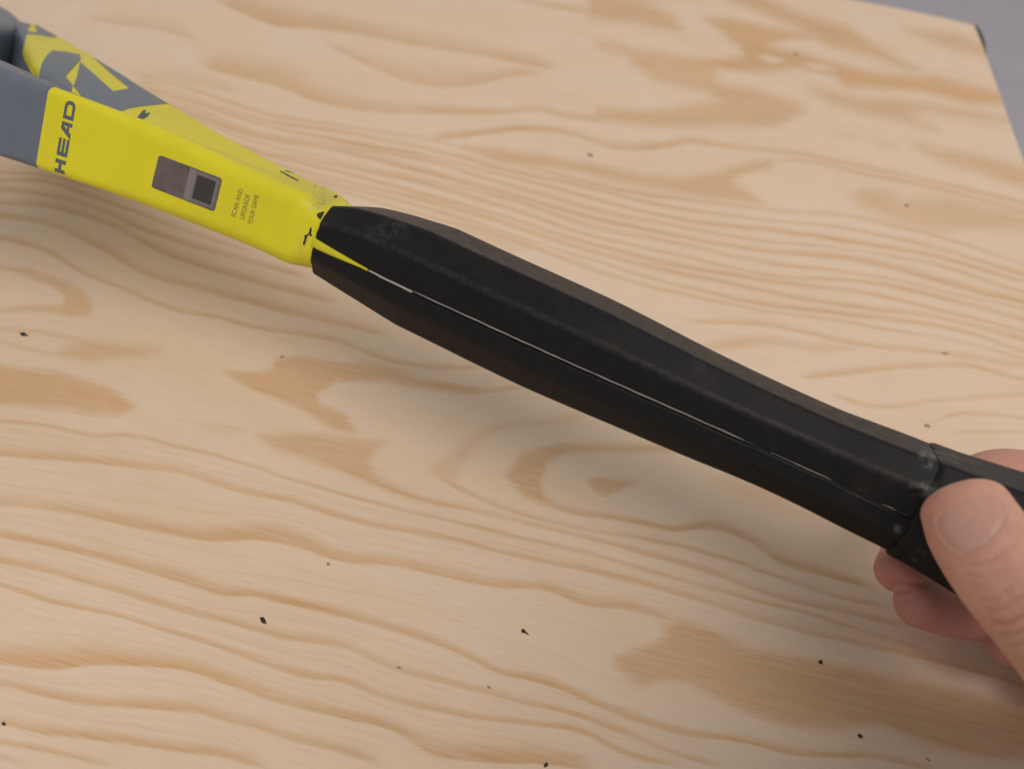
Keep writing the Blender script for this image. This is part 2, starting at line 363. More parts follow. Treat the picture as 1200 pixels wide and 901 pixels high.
def grain_field(px, py):
    x = px + 2.0 * wobble(px, py, 1, .03); y = py + 1.6 * wobble(px, py, 2, .035) + .7 * wobble(px, py, 3, .13)
    g = np.zeros(x.shape)
    for pts, st in BANDS:
        P = np.asarray(pts, float); x0, x1 = P[0, 0], P[-1, 0]
        # bands that start at the picture edge run on past it
        m = (x > (x0 - 60)) & (x < (x1 + 60))
        xx, yy = x[m], y[m]
        ye = interp_smooth(xx, P[:, 0], P[:, 1]); ye = ye + np.where(xx < x0, (xx - x0) * (P[1,1]-P[0,1])/(P[1,0]-P[0,0]), 0) + np.where(xx > x1, (xx - x1) * (P[-1,1]-P[-2,1])/(P[-1,0]-P[-2,0]), 0)
        th = np.interp(xx, P[:, 0], P[:, 2])
        d = ye - yy
        prof = np.where(d >= 0, (1 - smooth01((d - .10 * th) / (1.0 * th))) ** 1.15, 1 - smooth01(-d / 3.0 + .12))
        end = np.ones(xx.shape)
        if x0 > 4: end *= smooth01((xx - x0 + 6) / 34)
        if x1 < 1196: end *= smooth01((x1 + 6 - xx) / 34)
        depth = .72 + .28 * wobble(xx, yy, int(P[0, 1]) + 11, .02)
        v = np.zeros(x.shape); v[m] = prof * end * st * depth
        g = np.maximum(g, v) + .25 * np.minimum(g, v)
    for poly, soft, st in BLOBS:
        P = np.asarray(poly); m = (x > P[:, 0].min() - 30) & (x < P[:, 0].max() + 30) & (y > P[:, 1].min() - 30) & (y < P[:, 1].max() + 30)
        rag = 1.6 * wobble(x[m] * .35, y[m] * 2.2, 21, .22)
        sd = poly_sd(x[m], y[m], poly) + rag; soft = soft * 1.4
        v = np.zeros(x.shape); v[m] = (1 - smooth01(sd / soft * .55 + .45)) * st * .76
        g = np.maximum(g, v) + .2 * np.minimum(g, v)
    for poly, soft in LIGHTS:
        g *= smooth01(poly_sd(x, y, poly) / soft * .5 + .5)
    return np.clip(g, 0, 1.1)

def far_edge(x): return 647.0 - 8.0 * np.clip((x - 115.0) / 86.5, 0, 1) ** 2
XR, XL, YN, THK = 201.6, -560.0, -170.0, 18.0
tb = empty('tabletop', (-180, 240, -THK), 'pale pine plywood tabletop with wavy orange grain and a dark nicked far corner', 'tabletop')
NXF, rows = 780, []
ys = [YN, -90.0, -20.0, 15.0]
y = 22.0
while y < 660:
    ys.append(y); dd = math.hypot(y, H); y += .55 * (dd / 235) ** 2 * (H / 225) if y < 400 else 2.0
ysn = np.array(ys); ysn = ysn[ysn < 640]; tt = np.append(ysn, [646.999])
# frustum bounds on the board at each row
_xs = np.linspace(XL + 10, XR - 1, 600)
def xbounds(yv):
    if yv < 18: return -150.0, 150.0
    q = to_px(np.stack([_xs, 0 * _xs + yv, 0 * _xs], 1)); m = (q[:, 0] > -45) & (q[:, 0] < 1245) & (q[:, 1] > -60) & (q[:, 1] < 965)
    if not m.any(): return -150.0, 150.0
    return _xs[m].min(), max(_xs[m].max(), _xs[m].min() + 60)
vb, kn = [], []
prev = None
for yv in tt:
    lo, hi = xbounds(yv)
    if prev is not None and yv > 22: lo = .7 * prev[0] + .3 * lo; hi = .7 * prev[1] + .3 * hi
    prev = (lo, hi)
    xs = np.concatenate([[XL, lo - 4], np.linspace(lo, hi, NXF), [min(hi + 4, XR - .5), XR]])
    frac = (yv - YN) / (647.0 - YN)
    vb.append(np.stack([xs, YN + (far_edge(xs) - YN) * frac, np.zeros_like(xs)], 1))
    k = np.ones(len(xs)); k[[0, 1]] = 0; kn.append(k)
VB = np.array(vb); nr, nc, _ = VB.shape
pxy = to_px(VB.reshape(-1, 3)); px, py = pxy[:, 0], pxy[:, 1]
good = (VB.reshape(-1, 3)[:, 1] > 5)
trc = np.where(good, smooth01((px + 60) / 40) * smooth01((1260 - px) / 40) * smooth01((960 - py) / 40), 0)
trc = np.maximum(trc, 0)
G = np.zeros(len(px)); mm = trc > 0
G[mm] = grain_field(np.clip(px[mm], -80, 1280), np.clip(py[mm], -80, 980))
idx = np.arange(nr * nc).reshape(nr, nc)
F = np.stack([idx[:-1, :-1], idx[:-1, 1:], idx[1:, 1:], idx[1:, :-1]], -1).reshape(-1, 4).tolist()
V = VB.reshape(-1, 3)
# sides and underside
peri = np.concatenate([idx[0, :], idx[1:, -1], idx[-1, -2::-1], idx[-2:0:-1, 0]])
low = V[peri].copy(); low[:, 2] = -THK; base = len(V)
V = np.concatenate([V, low]); m_ = len(peri)
for i in range(m_):
    j = (i + 1) % m_
    F.append((int(peri[j]), int(peri[i]), base + i, base + j))
F.append(tuple(base + i for i in range(m_))[::-1])
pad = np.zeros(m_)
top = obj('board', V, F, M_WOOD, tb, attrs={'grain': np.append(G, pad), 'traced': np.append(trc, pad)})

# dark nicked corner: a small charred-looking edge piece standing at the far corner
c0, c1 = on_plane(1141, 29), on_plane(1155, 64)
arc = []
for k in range(9):
    t = k / 8; p = c0 + (c1 - c0) * t; off = 3.6 * math.sin(math.pi * (.12 + .88 * t) ** .8) + .3
    arc.append((p + np.array([.4, .1, 0]), p + np.array([off + .4, off * .55, 0])))
va, fa = [], []
for a_, b_ in arc:
    for q, z in ((a_, .3), (b_, -.6), (b_, -THK), (a_, -THK)): va.append((q[0], q[1], z))
for k in range(8):
    for j in range(4): fa.append((k*4+j, k*4+(j+1)%4, k*4+4+(j+1)%4, k*4+4+j))
fa += [(0, 1, 2, 3), (35, 34, 33, 32)]
fix_normals(obj('corner_edge', va, fa, M_TRIM, tb))

# resin flecks and small dents lying in the grain
def fleck(x, y, l, w, ang, mat, name='fleck', tail=0):
    pts = []
    n = 14; r = random.Random(int(x * 7 + y))
    for k in range(n):
        t = 2 * math.pi * k / n
        rr = r.uniform(.72, 1.15); ex = math.cos(t) * l * rr * (1 + (tail if math.cos(t) > .7 else 0)); ey = math.sin(t) * w * rr * (1.0 - .45 * math.cos(t))
        ca, sa = math.cos(ang), math.sin(ang)
        p = on_plane(x + ex * ca - ey * sa, y + ex * sa + ey * ca)
        pts.append((p[0], p[1], .06))
    c = np.mean(pts, 0); c[2] = .10
    obj(name, pts + [tuple(c)], [(k, (k + 1) % n, n) for k in range(n)], mat, tb)
R_ = math.radians
for a_ in [(309,727.5,6,2.6,R_(48),M_FLECK,'fleck',.1),(28,392,5.5,2.1,R_(14),M_FLECK),(614,739.5,3.6,2.4,R_(35),M_FLECK,'fleck',.9),(962,776,3.3,2.3,R_(52),M_FLECK),
           (1008,862,4,2.0,R_(40),M_FLECK),(640,896,2.6,3.4,R_(30),M_FLECK),(692,182,4,2.2,R_(10),M_FLECK2),(331,418,3.2,1.3,R_(-20),M_FLECK2),
           (573,805,3.2,1.5,R_(35),M_FLECK2),(468,782,3,1.5,R_(10),M_FLECK2),(385,661,2.4,1.7,R_(30),M_FLECK2),
           (5,848,3.2,2.0,R_(20),M_FLECK),(1108,414,5,1.4,R_(8),M_FLECK2),(1063,241,3.4,2.2,0,M_FLECK2),(1087,499,4.5,2.0,R_(12),M_FLECK2),
           (1088,890,4,1.2,R_(35),M_FLECK2),(933,64,4,1.6,R_(8),M_FLECK2)]:
    fleck(*a_)

# ------------------------------------------------------------------ the racket
C0 = at(390, 278.5, 252); B0 = at(1047, 575.5, 208)
AX = nrm(C0 - B0); _m = (C0 + B0) / 2; _e = EYE - _m; _e = nrm(_e - np.dot(_e, AX) * AX)
_w = np.cross(AX, _e); _w = _w if _w[2] > 0 else -_w
_th = math.radians(14.5)
UX = math.cos(_th) * _e - math.sin(_th) * _w; VX = math.cos(_th) * _w + math.sin(_th) * _e
def rk(s, u, v): # racket coordinates: along the shaft, across the string plane, out of it
    s, u, v = np.broadcast_arrays(np.asarray(s, float), u, v)
    return C0 + s[..., None] * AX + u[..., None] * UX + v[..., None] * VX
racket = empty('tennis_racket', rk(-228, 0, 0), 'yellow and grey tennis racket with a bare black handle held above the board', 'racket')

TS = np.array([-20, 0, 2.5, 7, 14, 25, 40, 55, 70, 85, 100, 115, 135, 160, 190, 215, 250])
TU = np.array([9.5, 11.1, 11.3, 12.5, 12.9, 13.6, 15.2, 16.9, 20.0, 24.8, 29.8, 34.9, 42.5, 54, 71, 84, 99])
TT = np.array([9.0, 10.6, 10.9, 11.5, 11.5, 11.6, 12.0, 12.6, 12.9, 13.1, 13.3, 13.8, 14.5, 14.6, 13.4, 12.4, 11.8])
TC = np.array([.2, .2, .2, .3, .3, .3, .4, .5, .6, .6, .5, .3, .2, 0, 0, 0, 0])

fU = lambda s: interp_smooth(np.clip(s, -20, 250), TS, TU); fT = lambda s: interp_smooth(np.clip(s, -20, 250), TS, TT)
fC = lambda s: np.interp(s, TS, TC); fI = lambda s: np.interp(s, [0, 120, 126, 134, 152, 181, 215, 250], [0, 0, 1.5, 5, 15, 35, 60, 82])     # inner side of each arm
fR = lambda s: np.interp(s, [1, 7, 20, 60, 90], [6.6, 4.4, 4.6, 4.0, 2.4])
fD = lambda s: interp_smooth(np.clip(s, -20, 250), [-20, 18, 40, 60, 85, 110, 150, 215, 250], [0, 0, 1.6, 3.6, 5.0, 5.4, 4.0, 2.0, 0])   # the face dips towards the fork
def dip(s, u, v): return v - fD(s) * np.clip((fU(s) - fR(s) - np.abs(u)) / fU(s), 0, 1) * np.clip(v / fT(s), 0, 1.05)
def front_surf(s, u, off):               # string-plane side of the throat, wrapping over the outer edge of the far arm
    uo, T, vc, RO = fU(s), fT(s), fC(s), fR(s)
    sg = np.where(u < 0, -1.0, 1.0); au = np.abs(u)
    e = np.clip(au - (uo - RO), 0, None); ang = np.clip(e / RO, 0, math.pi / 2); rest = np.clip(e - RO * math.pi / 2, 0, None)
    uu = np.where(e > 0, uo - RO + (RO + off) * np.sin(ang), au); vv = np.where(e > 0, T - RO + (RO + off) * np.cos(ang) - rest, T + off)
    return rk(s, sg * uu, dip(s, uu, vv) + vc)
def side_surf(s, v, off):
    uo, T, vc, RO = fU(s), fT(s), fC(s), fR(s); vl = v - vc
    e = np.clip(np.abs(vl) - (T - RO), 0, None); ang = np.clip(e / RO, 0, math.pi / 2)
    uu = np.where(e > 0, uo - RO + (RO + off) * np.cos(ang), uo + off); vv = np.where(e > 0, np.sign(vl) * (T - RO + (RO + off) * np.sin(ang)), vl)
    return rk(s, uu, vv + vc)
def front_flat(s, u, off): return rk(s, u, dip(s, u, fT(s)) + fC(s) + off)
def side_flat(s, v, off): return rk(s, fU(s) + off, v)
def invert(surf, pts, s0, w0):
    pts = np.asarray(pts, float); s = np.full(len(pts), float(s0)); w = np.full(len(pts), float(w0))
    for _ in range(14):
        f0 = to_px(surf(s, w, 0.0)); fs = (to_px(surf(s + .05, w, 0.0)) - f0) / .05; fw = (to_px(surf(s, w + .05, 0.0)) - f0) / .05
        r = pts - f0; det = fs[:, 0] * fw[:, 1] - fs[:, 1] * fw[:, 0]; det = np.where(np.abs(det) < .15, np.sign(det + 1e-9) * .15, det)
        ds = (r[:, 0] * fw[:, 1] - r[:, 1] * fw[:, 0]) / det; dw = (fs[:, 0] * r[:, 1] - fs[:, 1] * r[:, 0]) / det
        s = s + np.clip(ds, -12, 12); w = w + np.clip(dw, -6, 6)
    return s, w
_sa, _va = invert(side_flat, [(57, 104)], 95, 8); _sb, _vb_ = invert(side_flat, [(42, 194)], 95, -8)
SPL = sorted([(float(_va[0]), float(_sa[0])), (float(_vb_[0]), float(_sb[0]))]); SPL = (SPL[0][1], SPL[0][0], SPL[1][1], SPL[1][0])
SPF = 172.0
ARMS = []
def arm(sign, name, label):
    rings, att = [], {'paint': [], 'scuff': [], 'grime': []}
    for s in np.concatenate([np.arange(-18, 20, .7), np.arange(20, 250.1, 1.5)]):
        uo, T, vc, ui = float(fU(s)), float(fT(s)), float(fC(s)), float(fI(s))
        ri = min(5.5, max(.02, (s - 112) * .3)); rt = min(5.5, max(.02, (s - 108) * .28)); rt = min(rt, (uo - ui) * .42); ro = float(fR(s))
        prof = []
        def arc_(cu, cv, r, a0, a1, n):
            for k in range(n + 1):
                a = a0 + (a1 - a0) * k / n; prof.append((cu + r * math.cos(a), cv + r * math.sin(a)))
        def side(p, q, n):
            for k in range(1, n): prof.append((p[0] + (q[0]-p[0]) * k / n, p[1] + (q[1]-p[1]) * k / n))
        h = math.pi / 2
        arc_(uo - ro, -T + ro, ro, -h, 0, 6); side((uo, -T + ro), (uo, T - ro), 14)
        arc_(uo - ro, T - ro, ro, 0, h, 6); side((uo - ro, T), (ui + rt, T), 14)
        arc_(ui + rt, T - rt, rt, h, 2 * h, 9); side((ui, T - rt), (ui, -T + ri), 6)
        arc_(ui + ri, -T + ri, ri, 2 * h, 3 * h, 5); side((ui + ri, -T), (uo - ro, -T), 6)
        P = np.array(prof)
        rings.append(rk(s, sign * P[:, 0], dip(s, P[:, 0], P[:, 1]) + vc))
        if sign > 0: pm = .5 + (s - np.interp(P[:, 1], [SPL[1], SPL[3]], [SPL[0], SPL[2]])) * .2
        else: pm = np.maximum(.5 + (s - 181 - (P[:, 0] - 34) * 1.17) * .2, np.where((s > 121) & (P[:, 0] < ui + rt * .5) & (P[:, 1] < T - rt - .3), 1.0, 0.0))
        att['paint'].append(np.clip(pm + 0 * P[:, 0], 0, 1))
    V, F = loft(rings)
    q = to_px(V)
    def bl(x, y, rx, ry): return np.exp(-((q[:, 0] - x) / rx) ** 2 - ((q[:, 1] - y) / ry) ** 2)
    sc = .55 * bl(361, 279, 3, 9) + .5 * bl(356, 287, 3, 4) + .9 * bl(375, 252, 4.5, 4) + .55 * bl(392, 231, 4, 3) + .5 * bl(368, 219, 5, 3) + .5 * bl(380, 222, 5, 3) + .5 * bl(408, 231, 5, 3)
    gr = .85 * bl(376, 240, 11, 9) + .45 * bl(382, 229, 22, 9) + .16 * bl(345, 214, 26, 9) + .35 * bl(352, 290, 5, 20) + .5 * bl(358, 314, 14, 5) + .22 * bl(225, 258, 9, 4)
    att['scuff'] = np.clip(sc, 0, 1.2); att['grime'] = np.clip(gr, 0, 1); att['paint'] = np.array(att['paint']).ravel()
    o = obj(name, V, F, M_PAINT, racket, 40, att); fix_normals(o); ARMS.append((V, F))
    if label: o['label'] = label
    return o
arm_near = arm(1, 'throat_arm', 'near arm of the racket throat with printed yellow side')
arm_far = arm(-1, 'throat_arm', 'far arm of the racket throat with grey graphic')

# hoop of the head (runs out of the picture on the left)
rings = []
NH = 120
for k in range(NH + 1):
    a = 2 * math.pi * k / NH; cs, cu = 362 + 150 * math.cos(a), 122 * math.sin(a)
    nS, nU = math.cos(a) / 150, math.sin(a) / 122; l = math.hypot(nS, nU); nS, nU = nS / l, nU / l
    ring = []
    for j in range(20):
        b = 2 * math.pi * j / 20; cb, sb = math.cos(b), math.sin(b)
        du = 6.5 * math.copysign(abs(cb) ** .6, cb); dv = 11.5 * math.copysign(abs(sb) ** .6, sb)
        ring.append(rk(cs + nS * du, cu + nU * du, dv))
    rings.append(np.array(ring))
V, F = loft(rings, False, False)
hp = obj('hoop', V, F, M_GREYP, racket, 60); fix_normals(hp)

# ---- prints: polygons given in photo pixels are carried to the lacquer surface
def tri_fine(polys, maxlen):
    bm = bmesh.new()
    if isinstance(polys, tuple): vs_, fs_ = polys
    else:
        vs_, fs_ = [], []
        for P in polys:
            b = len(vs_); vs_ += [tuple(p) for p in P]; fs_.append(tuple(range(b, b + len(P))))
    bv = [bm.verts.new((p[0], p[1], 0)) for p in vs_]
    for f in fs_:
        try: bm.faces.new([bv[i] for i in f])
        except ValueError: pass
    bmesh.ops.triangulate(bm, faces=bm.faces)
    for _ in range(9):
        long_ = [e for e in bm.edges if e.calc_length() > maxlen]
        if not long_: break
        bmesh.ops.subdivide_edges(bm, edges=long_, cuts=1); bmesh.ops.triangulate(bm, faces=bm.faces)
    bm.verts.index_update()
    v = np.array([(a.co.x, a.co.y) for a in bm.verts]); f = [tuple(a.index for a in q.verts) for q in bm.faces]
    bm.free(); return v, f
def printed(name, polys, surf, s0, w0, mat, parent, off=.08, maxlen=4):
    v, f = tri_fine(polys, maxlen)
    # the outline is solved first, then the same flat map is laid on the surface
    s, w = invert(front_flat if surf is front_surf else side_flat, v, s0, w0)
    P = surf(s, w, off)
    o = obj(name, P, f, mat, parent, 180)
    # face outwards (towards the side the print is read from)
    me = o.data
    nv = np.mean([np.array(p.normal) for p in me.polygons], 0)
    if np.dot(nv, EYE - P.mean(0)) < 0: me.flip_normals()
    return o
from mathutils.bvhtree import BVHTree
ARM_BVH = BVHTree.FromPolygons([Vector(v) for v in ARMS[1][0]], [tuple(f) for f in ARMS[1][1]])
_av = np.concatenate([a[0] for a in ARMS]); _n0 = len(ARMS[0][0])
BOTH_BVH = BVHTree.FromPolygons([Vector(v) for v in _av], [tuple(f) for f in ARMS[0][1]] + [tuple(i + _n0 for i in f) for f in ARMS[1][1]])
def printed_on(name, polys, mat, parent, off=.1, maxlen=2.0, ARM_BVH=ARM_BVH):
    """a print laid on whichever arm lies there"""
    v, f = tri_fine(polys, maxlen); P = []
    for x, y in v:
        for k in range(25):                       # beyond the outline: end at the turn of the edge
            hit, nn, _, _ = ARM_BVH.ray_cast(Vector(EYE), Vector(ray(x - .10 * k, y + .30 * k)).normalized())
            if hit is not None: break
        if hit is None: hit, nn, _, _ = ARM_BVH.find_nearest(Vector(at(x, y, 275)))
        P.append(np.array(hit) + np.array(nn) * off * (1 if np.dot(np.array(nn), EYE - np.array(hit)) > 0 else -1))
    o = obj(name, P, f, mat, parent, 180)
    nv_ = np.mean([np.array(p.normal) for p in o.data.polygons], 0)
    if np.dot(nv_, EYE - np.mean(P, 0)) < 0: o.data.flip_normals()
    return o
Z1 = lambda L: [(x / 4.2857, y / 4.2857) for x, y in L]
G1 = Z1([(402,312),(568,460),(650,446),(760,490),(880,518),(790,528),(700,537),(640,549),(606,562),(500,528),(415,492),(368,436),(388,385)])
G5 = Z1([(465,286),(555,342),(700,428),(880,518),(760,490),(650,446),(560,374)])
G2 = Z1([(265,255),(330,262),(402,276),(405,302),(288,331),(330,385),(366,432),(358,466),(275,432),(237,370),(200,405),(200,360),(212,318),(235,280)])
G3 = Z1([(170,118),(215,126),(268,160),(292,186),(250,190),(180,166),(186,160)])
G4 = Z1([(122,157),(182,166),(265,182),(272,190),(180,176),(121,171)])
for _g in (G1, G2, G3, G4, G5): printed_on('graphic_print', [_g], M_GREYP, arm_far, .12, 1.8)
# small curl mark
cu = [(160.0,139.2),(162.5,136.0),(166,131.4),(168.6,129.0),(170.6,129.6),(171,131.6),(169.4,133.8),(167.6,134.6),(168.2,132.2),(166.4,133.6),(164.6,137),(168.0,137.2),(171.5,135.8),(175.4,132.0),(176,132.8),(173.2,137),(169.4,139.4),(164.6,140.4),(161.4,140.2)]
printed_on('curl_mark', [cu], M_DARKP, arm_far, .10, 1.5)
# lettering on the near arm
def letter_frame(o, ax, up):
    o, ax, up = np.array(o, float), np.array(ax, float), np.array(up, float)
    return lambda L: [tuple(o + ax * t + up * h_) for t, h_ in L]
LF = letter_frame((50 + 205/8.19, 105 + 820/8.19), np.array([120, -690]) / 8.19 / 700, np.array([-100, -33]) / 8.19 / 100)
E_ = []
for L in ([(0,0),(38,0),(38,100),(0,100)], [(92,0),(130,0),(130,100),(92,100)], [(38,36),(92,36),(92,64),(38,64)],            # H
          [(165,0),(203,0),(203,100),(165,100)], [(203,0),(335,0),(335,25),(203,25)], [(203,38),(335,38),(335,62),(203,62)], [(203,75),(335,75),(335,100),(203,100)],   # E
          [(338,0),(388,0),(455,78),(455,100),(420,100)], [(455,0),(492,0),(492,100),(455,100)], [(396,24),(455,24),(455,46),(414,46)],   # A
          [(520,0),(558,0),(558,100),(520,100)], [(558,0),(650,0),(682,10),(700,36),(700,64),(682,90),(650,100),(558,100),(558,74),(645,74),(662,62),(662,38),(645,26),(558,26)]):  # D
    E_.append(LF(L))
printed('lettering', E_, side_surf, 95, 0, M_LETTER, arm_near, .06, 6)
def small_text(txt, p0, p1, up):
    c = bpy.data.curves.new('t', 'FONT'); c.body = txt; c.size = 1; to = bpy.data.objects.new('t', c); COL.objects.link(to)
    bpy.context.view_layer.update()
    me = bpy.data.meshes.new_from_object(to.evaluated_get(bpy.context.evaluated_depsgraph_get()))
    v = np.array([x.co[:2] for x in me.vertices]); f = [tuple(p.vertices) for p in me.polygons]
    bpy.data.objects.remove(to); bpy.data.curves.remove(c); bpy.data.meshes.remove(me)
    lo, hi = v.min(0), v.max(0); v = (v - lo) / (hi - lo)
    p0, p1, up = map(np.array, (p0, p1, up))
    return [tuple(p0 + (p1 - p0) * a + up * b) for a, b in v], f
for txt, p0, p1 in (('SCAN AND', (276, 255), (285, 222.5)), ('UPGRADE', (286.2, 258), (293.2, 229)), ('YOUR GAME', (295.4, 263.5), (303.6, 229.5))):
    printed('small_lettering', small_text(txt, p0, p1, (-5.2, -1.7)), side_surf, 30, 0, M_OLIVE, arm_near, .06, 6)
# hologram sticker, its two panels (the code itself is left blank)
def quad_rounded(c4, r, n=5):
    c4 = [np.array(c, float) for c in c4]; out = []
    for i in range(4):
        p, a, b = c4[i], c4[i - 1], c4[(i + 1) % 4]; pa, pb = p + (a - p) * r / np.linalg.norm(a - p), p + (b - p) * r / np.linalg.norm(b - p)
        for k in range(n + 1):
            t = k / n; out.append(tuple((1-t)**2 * pa + 2*t*(1-t) * p + t*t * pb))
    return out
SQ = [(186.6, 181.6), (260.9, 209.6), (251.4, 248.3), (177.3, 219.6)]
def sq(a, b):  # bilinear on the sticker
    A, B, C_, D = [np.array(q) for q in SQ]; return tuple((A*(1-a)+B*a)*(1-b) + (D*(1-a)+C_*a)*b)
st = printed('sticker', [quad_rounded(SQ, 4)], side_surf, 55, 0, M_STICK, arm_near, .10, 6)
printed('foil_band', [[sq(.50,.03), sq(.60,.03), sq(.60,.97), sq(.50,.97)]], side_surf, 55, 0, M_FOIL2, st, .14, 6)
printed('foil_band', [[sq(.60,.04), sq(.975,.06), sq(.975,.94), sq(.60,.96)]], side_surf, 50, 0, mat_plain('foil_light', (0.16, 0.135, 0.13), .4), st, .13, 6)
printed('code_panel', [[sq(.63,.15), sq(.92,.15), sq(.92,.86), sq(.63,.86)]], side_surf, 50, 0, M_FOIL3, st, .17, 6)
# pen-like scratches and the dark chip by the collar
printed('scratch', [[(328,200.2),(333,202.5),(350,211.6),(349.2,212.6),(338,207.2),(328.4,201.6)]], front_surf, 14, 0, M_DARKP, arm_near, .10, 1.5)
printed('scratch', [[(334,200),(341,200.6),(347,203.4),(345,203.6),(339,202),(334,201)]], front_surf, 14, 0, M_OLIVE, arm_near, .10, 1.5)

for _p in ([(371,252),(373.2,249.6),(376,249),(379,247.6),(380.4,249.6),(378.4,252.4),(377,255.4),(375.2,258),(373.4,256),(372.2,254.6)],
           [(363.6,266.8),(365,266),(365.4,270),(364.6,273.6),(366,276.4),(364,277.6),(362.6,274.6),(361,277.4),(359.6,276),(362,272.4)],
           [(357,275.6),(359.6,274.8),(360.2,278),(358.6,282),(357.6,286.6),(355.4,287.4),(355,284.6),(356.6,281)],
           [(391.4,229.6),(394.8,229),(395.6,231),(393,232.6),(391,231.6)], [(404.4,226.4),(408.6,228.4),(412.4,232),(411.2,232.6),(407,229.8)]):
    printed_on('scuff', [_p], M_SCUFF, arm_near, .06, 1.5, BOTH_BVH)

# ---- bare handle: two moulded halves around the shaft, a seam between them
KS = np.array([-190, -180, -170, -160, -150, -140, -130, -120, -110, -100, -90, -80, -70, -60, -50, -40, -35, -30, -25, -20, -15, -10, -5, 0, 3])
KK = np.array([.955, .945, .922, .894, .892, .908, .937, .967, 1.0, 1.034, 1.064, 1.082, 1.088, 1.090, 1.090, 1.094, 1.096, 1.068, 1.034, 1.0, .962, .918, .866, .812, .79])
KV = np.array([.6, .6, .45, .33, .35, .28, .16, .2, .36, .52, .62, .58, .64, .75, .94, 1.17, 1.25, 1.26, 1.23, 1.22, 1.1, .88, .6, .1, 0])
def fK(s): return float(np.interp(s, KS, KK)) if s > -50 else float(interp_smooth(np.array([max(s, -190.0)]), KS, KK)[0])
def fV(s): return float(np.interp(s, KS, KV)) if s > -50 else float(interp_smooth(np.array([max(s, -190.0)]), KS, KV)[0])
OCT = [(15, 7), (10, 13.8), (-10, 13.8), (-15, 7)]
SEAM = -.8
def half_profile(k, vc, sgn, gap, low=1.0):
    """outline of one half in (u, v), with small rounded corners; returns points and an edge flag"""
    P = [(15 * k, sgn * gap + SEAM)] + [(a * k, sgn * b * k * low + vc) for a, b in OCT] + [(-15 * k, sgn * gap + SEAM)]
    pts, fl = [], []
    r = .9
    for i in range(6):
        p = np.array(P[i]); a = np.array(P[i - 1]) if i else None; b = np.array(P[i + 1]) if i < 5 else None
        if i in (0, 5):
            q = b if i == 0 else a
            if i == 0: pts += [tuple(p + np.array([-1.6, 0])), tuple(p + np.array([-.25, 0])), tuple(p + .35 * nrm(q - p))]; fl += [0, 0, 0]
            else: pts += [tuple(p + .35 * nrm(q - p)), tuple(p + np.array([.25, 0])), tuple(p + np.array([1.6, 0]))]; fl += [0, 0, 0]
        else:
            pa, pb = p + r * nrm(a - p), p + r * nrm(b - p)
            for k_ in range(5):
                t = k_ / 4; pts.append(tuple((1-t)**2*pa + 2*t*(1-t)*p + t*t*pb)); fl.append((1 - abs(t - .5) * .8) * (1 if (sgn > 0 and i == 1) else .25))
        if i < 5:
            nx = np.array(P[i + 1]); n = 8 if i in (0, 1, 3, 4) else 12
            st_, en = p + 1.4 * nrm(nx - p), nx - 1.4 * nrm(nx - p)
            for k_ in range(n): pts.append(tuple(st_ + (en - st_) * k_ / (n - 1))); fl.append(0)
    return np.array(pts), np.array(fl)
def scuff_attr(V):
    q = to_px(V)
    def bl(x, y, rx, ry): return np.exp(-((q[:, 0] - x) / rx) ** 2 - ((q[:, 1] - y) / ry) ** 2)
    return np.clip(1.0 * bl(1088, 531, 10, 7) + .9 * bl(1086, 545, 6, 8) + 1.0 * bl(1084, 573, 16, 9) + .9 * bl(1053, 622, 6, 7) + .8 * bl(1076, 651, 8, 8) + .6 * bl(1110, 535, 14, 5)
                   + .25 * bl(820, 430, 14, 14) + .28 * bl(455, 268, 45, 16), 0, 1)
def s_at(xp):
    lo, hi = -190.0, 5.0
    for _ in range(40):
        md_ = (lo + hi) / 2; lo, hi = (md_, hi) if to_px(rk(md_, 15 * float(fK(md_)), SEAM))[0] > xp else (lo, md_)
    return (lo + hi) / 2
SW = s_at(431)
def grip_half(sgn, label):
    rings, ed = [], []
    for s in np.concatenate([np.arange(-1.9, -40, -1.2), np.arange(-40, -186.1, -1.6)]):
        k, vc = float(fK(s)), float(fV(s))
        g = .52 + 1.05 * max(0, (s - SW) / -SW) ** .9 + .05 * math.sin(s * .31 + sgn)
        if s < s_at(880): g = max(.16, g - .22)
        P, f = half_profile(k, vc, sgn, g, float(np.interp(s, [-9, -1.9], [1, .94])) if sgn > 0 else 1.0)
        s_off = (.5 * math.sin(P[0, 0]) if s > 0 else 0)
        rings.append(rk(s + 0 * P[:, 0] + (.14 * np.sin(P[:, 0] * .9 + P[:, 1] * 1.3) if s > -2.5 else 0), P[:, 0], P[:, 1])); ed.append(f)
    V, F = loft(rings)
    o = obj('grip_half', V, F, M_BLACK, racket, 25, {'edge': np.array(ed).ravel(), 'scuff': scuff_attr(V)}); fix_normals(o)
    o['label'] = label
grip_half(1, 'upper moulded half of the black handle'); grip_half(-1, 'lower moulded half of the black handle')
# core seen down the seam: yellow tongue of the shaft, then glossy resin with pale beads painting in its glints
def strip(name, s0, s1, half, depth, mat, step=1.0, wig=0, up=0.0):
    rings = []
    for s in np.arange(s0, s1 - .01, -step):
        k = float(fK(s)); hw = half(s); u0 = 15 * k - depth(s); w_ = wig * math.sin(s * .7) * .15
        SM = SEAM + up; prof = [(u0 - 1.4, SM - hw)] + [(u0 - .55 * hw * (1 - math.cos(a)) * 0 + .45 * hw * math.sin(a), SM + w_ - hw * math.cos(a)) for a in np.linspace(0, math.pi, 9)] + [(u0 - 1.4, SM + hw)]
        P = np.array(prof); rings.append(rk(s, P[:, 0], P[:, 1]))
    V, F = loft(rings); o = obj(name, V, F, mat, racket, 60); fix_normals(o); return o
strip('shaft_tongue', -.6, SW, lambda s: 1.8 if s > -3 else max(.5, 1.8 + (s + 3) * .078), lambda s: .75 + .2 * max(0, s + 3), M_YELP)
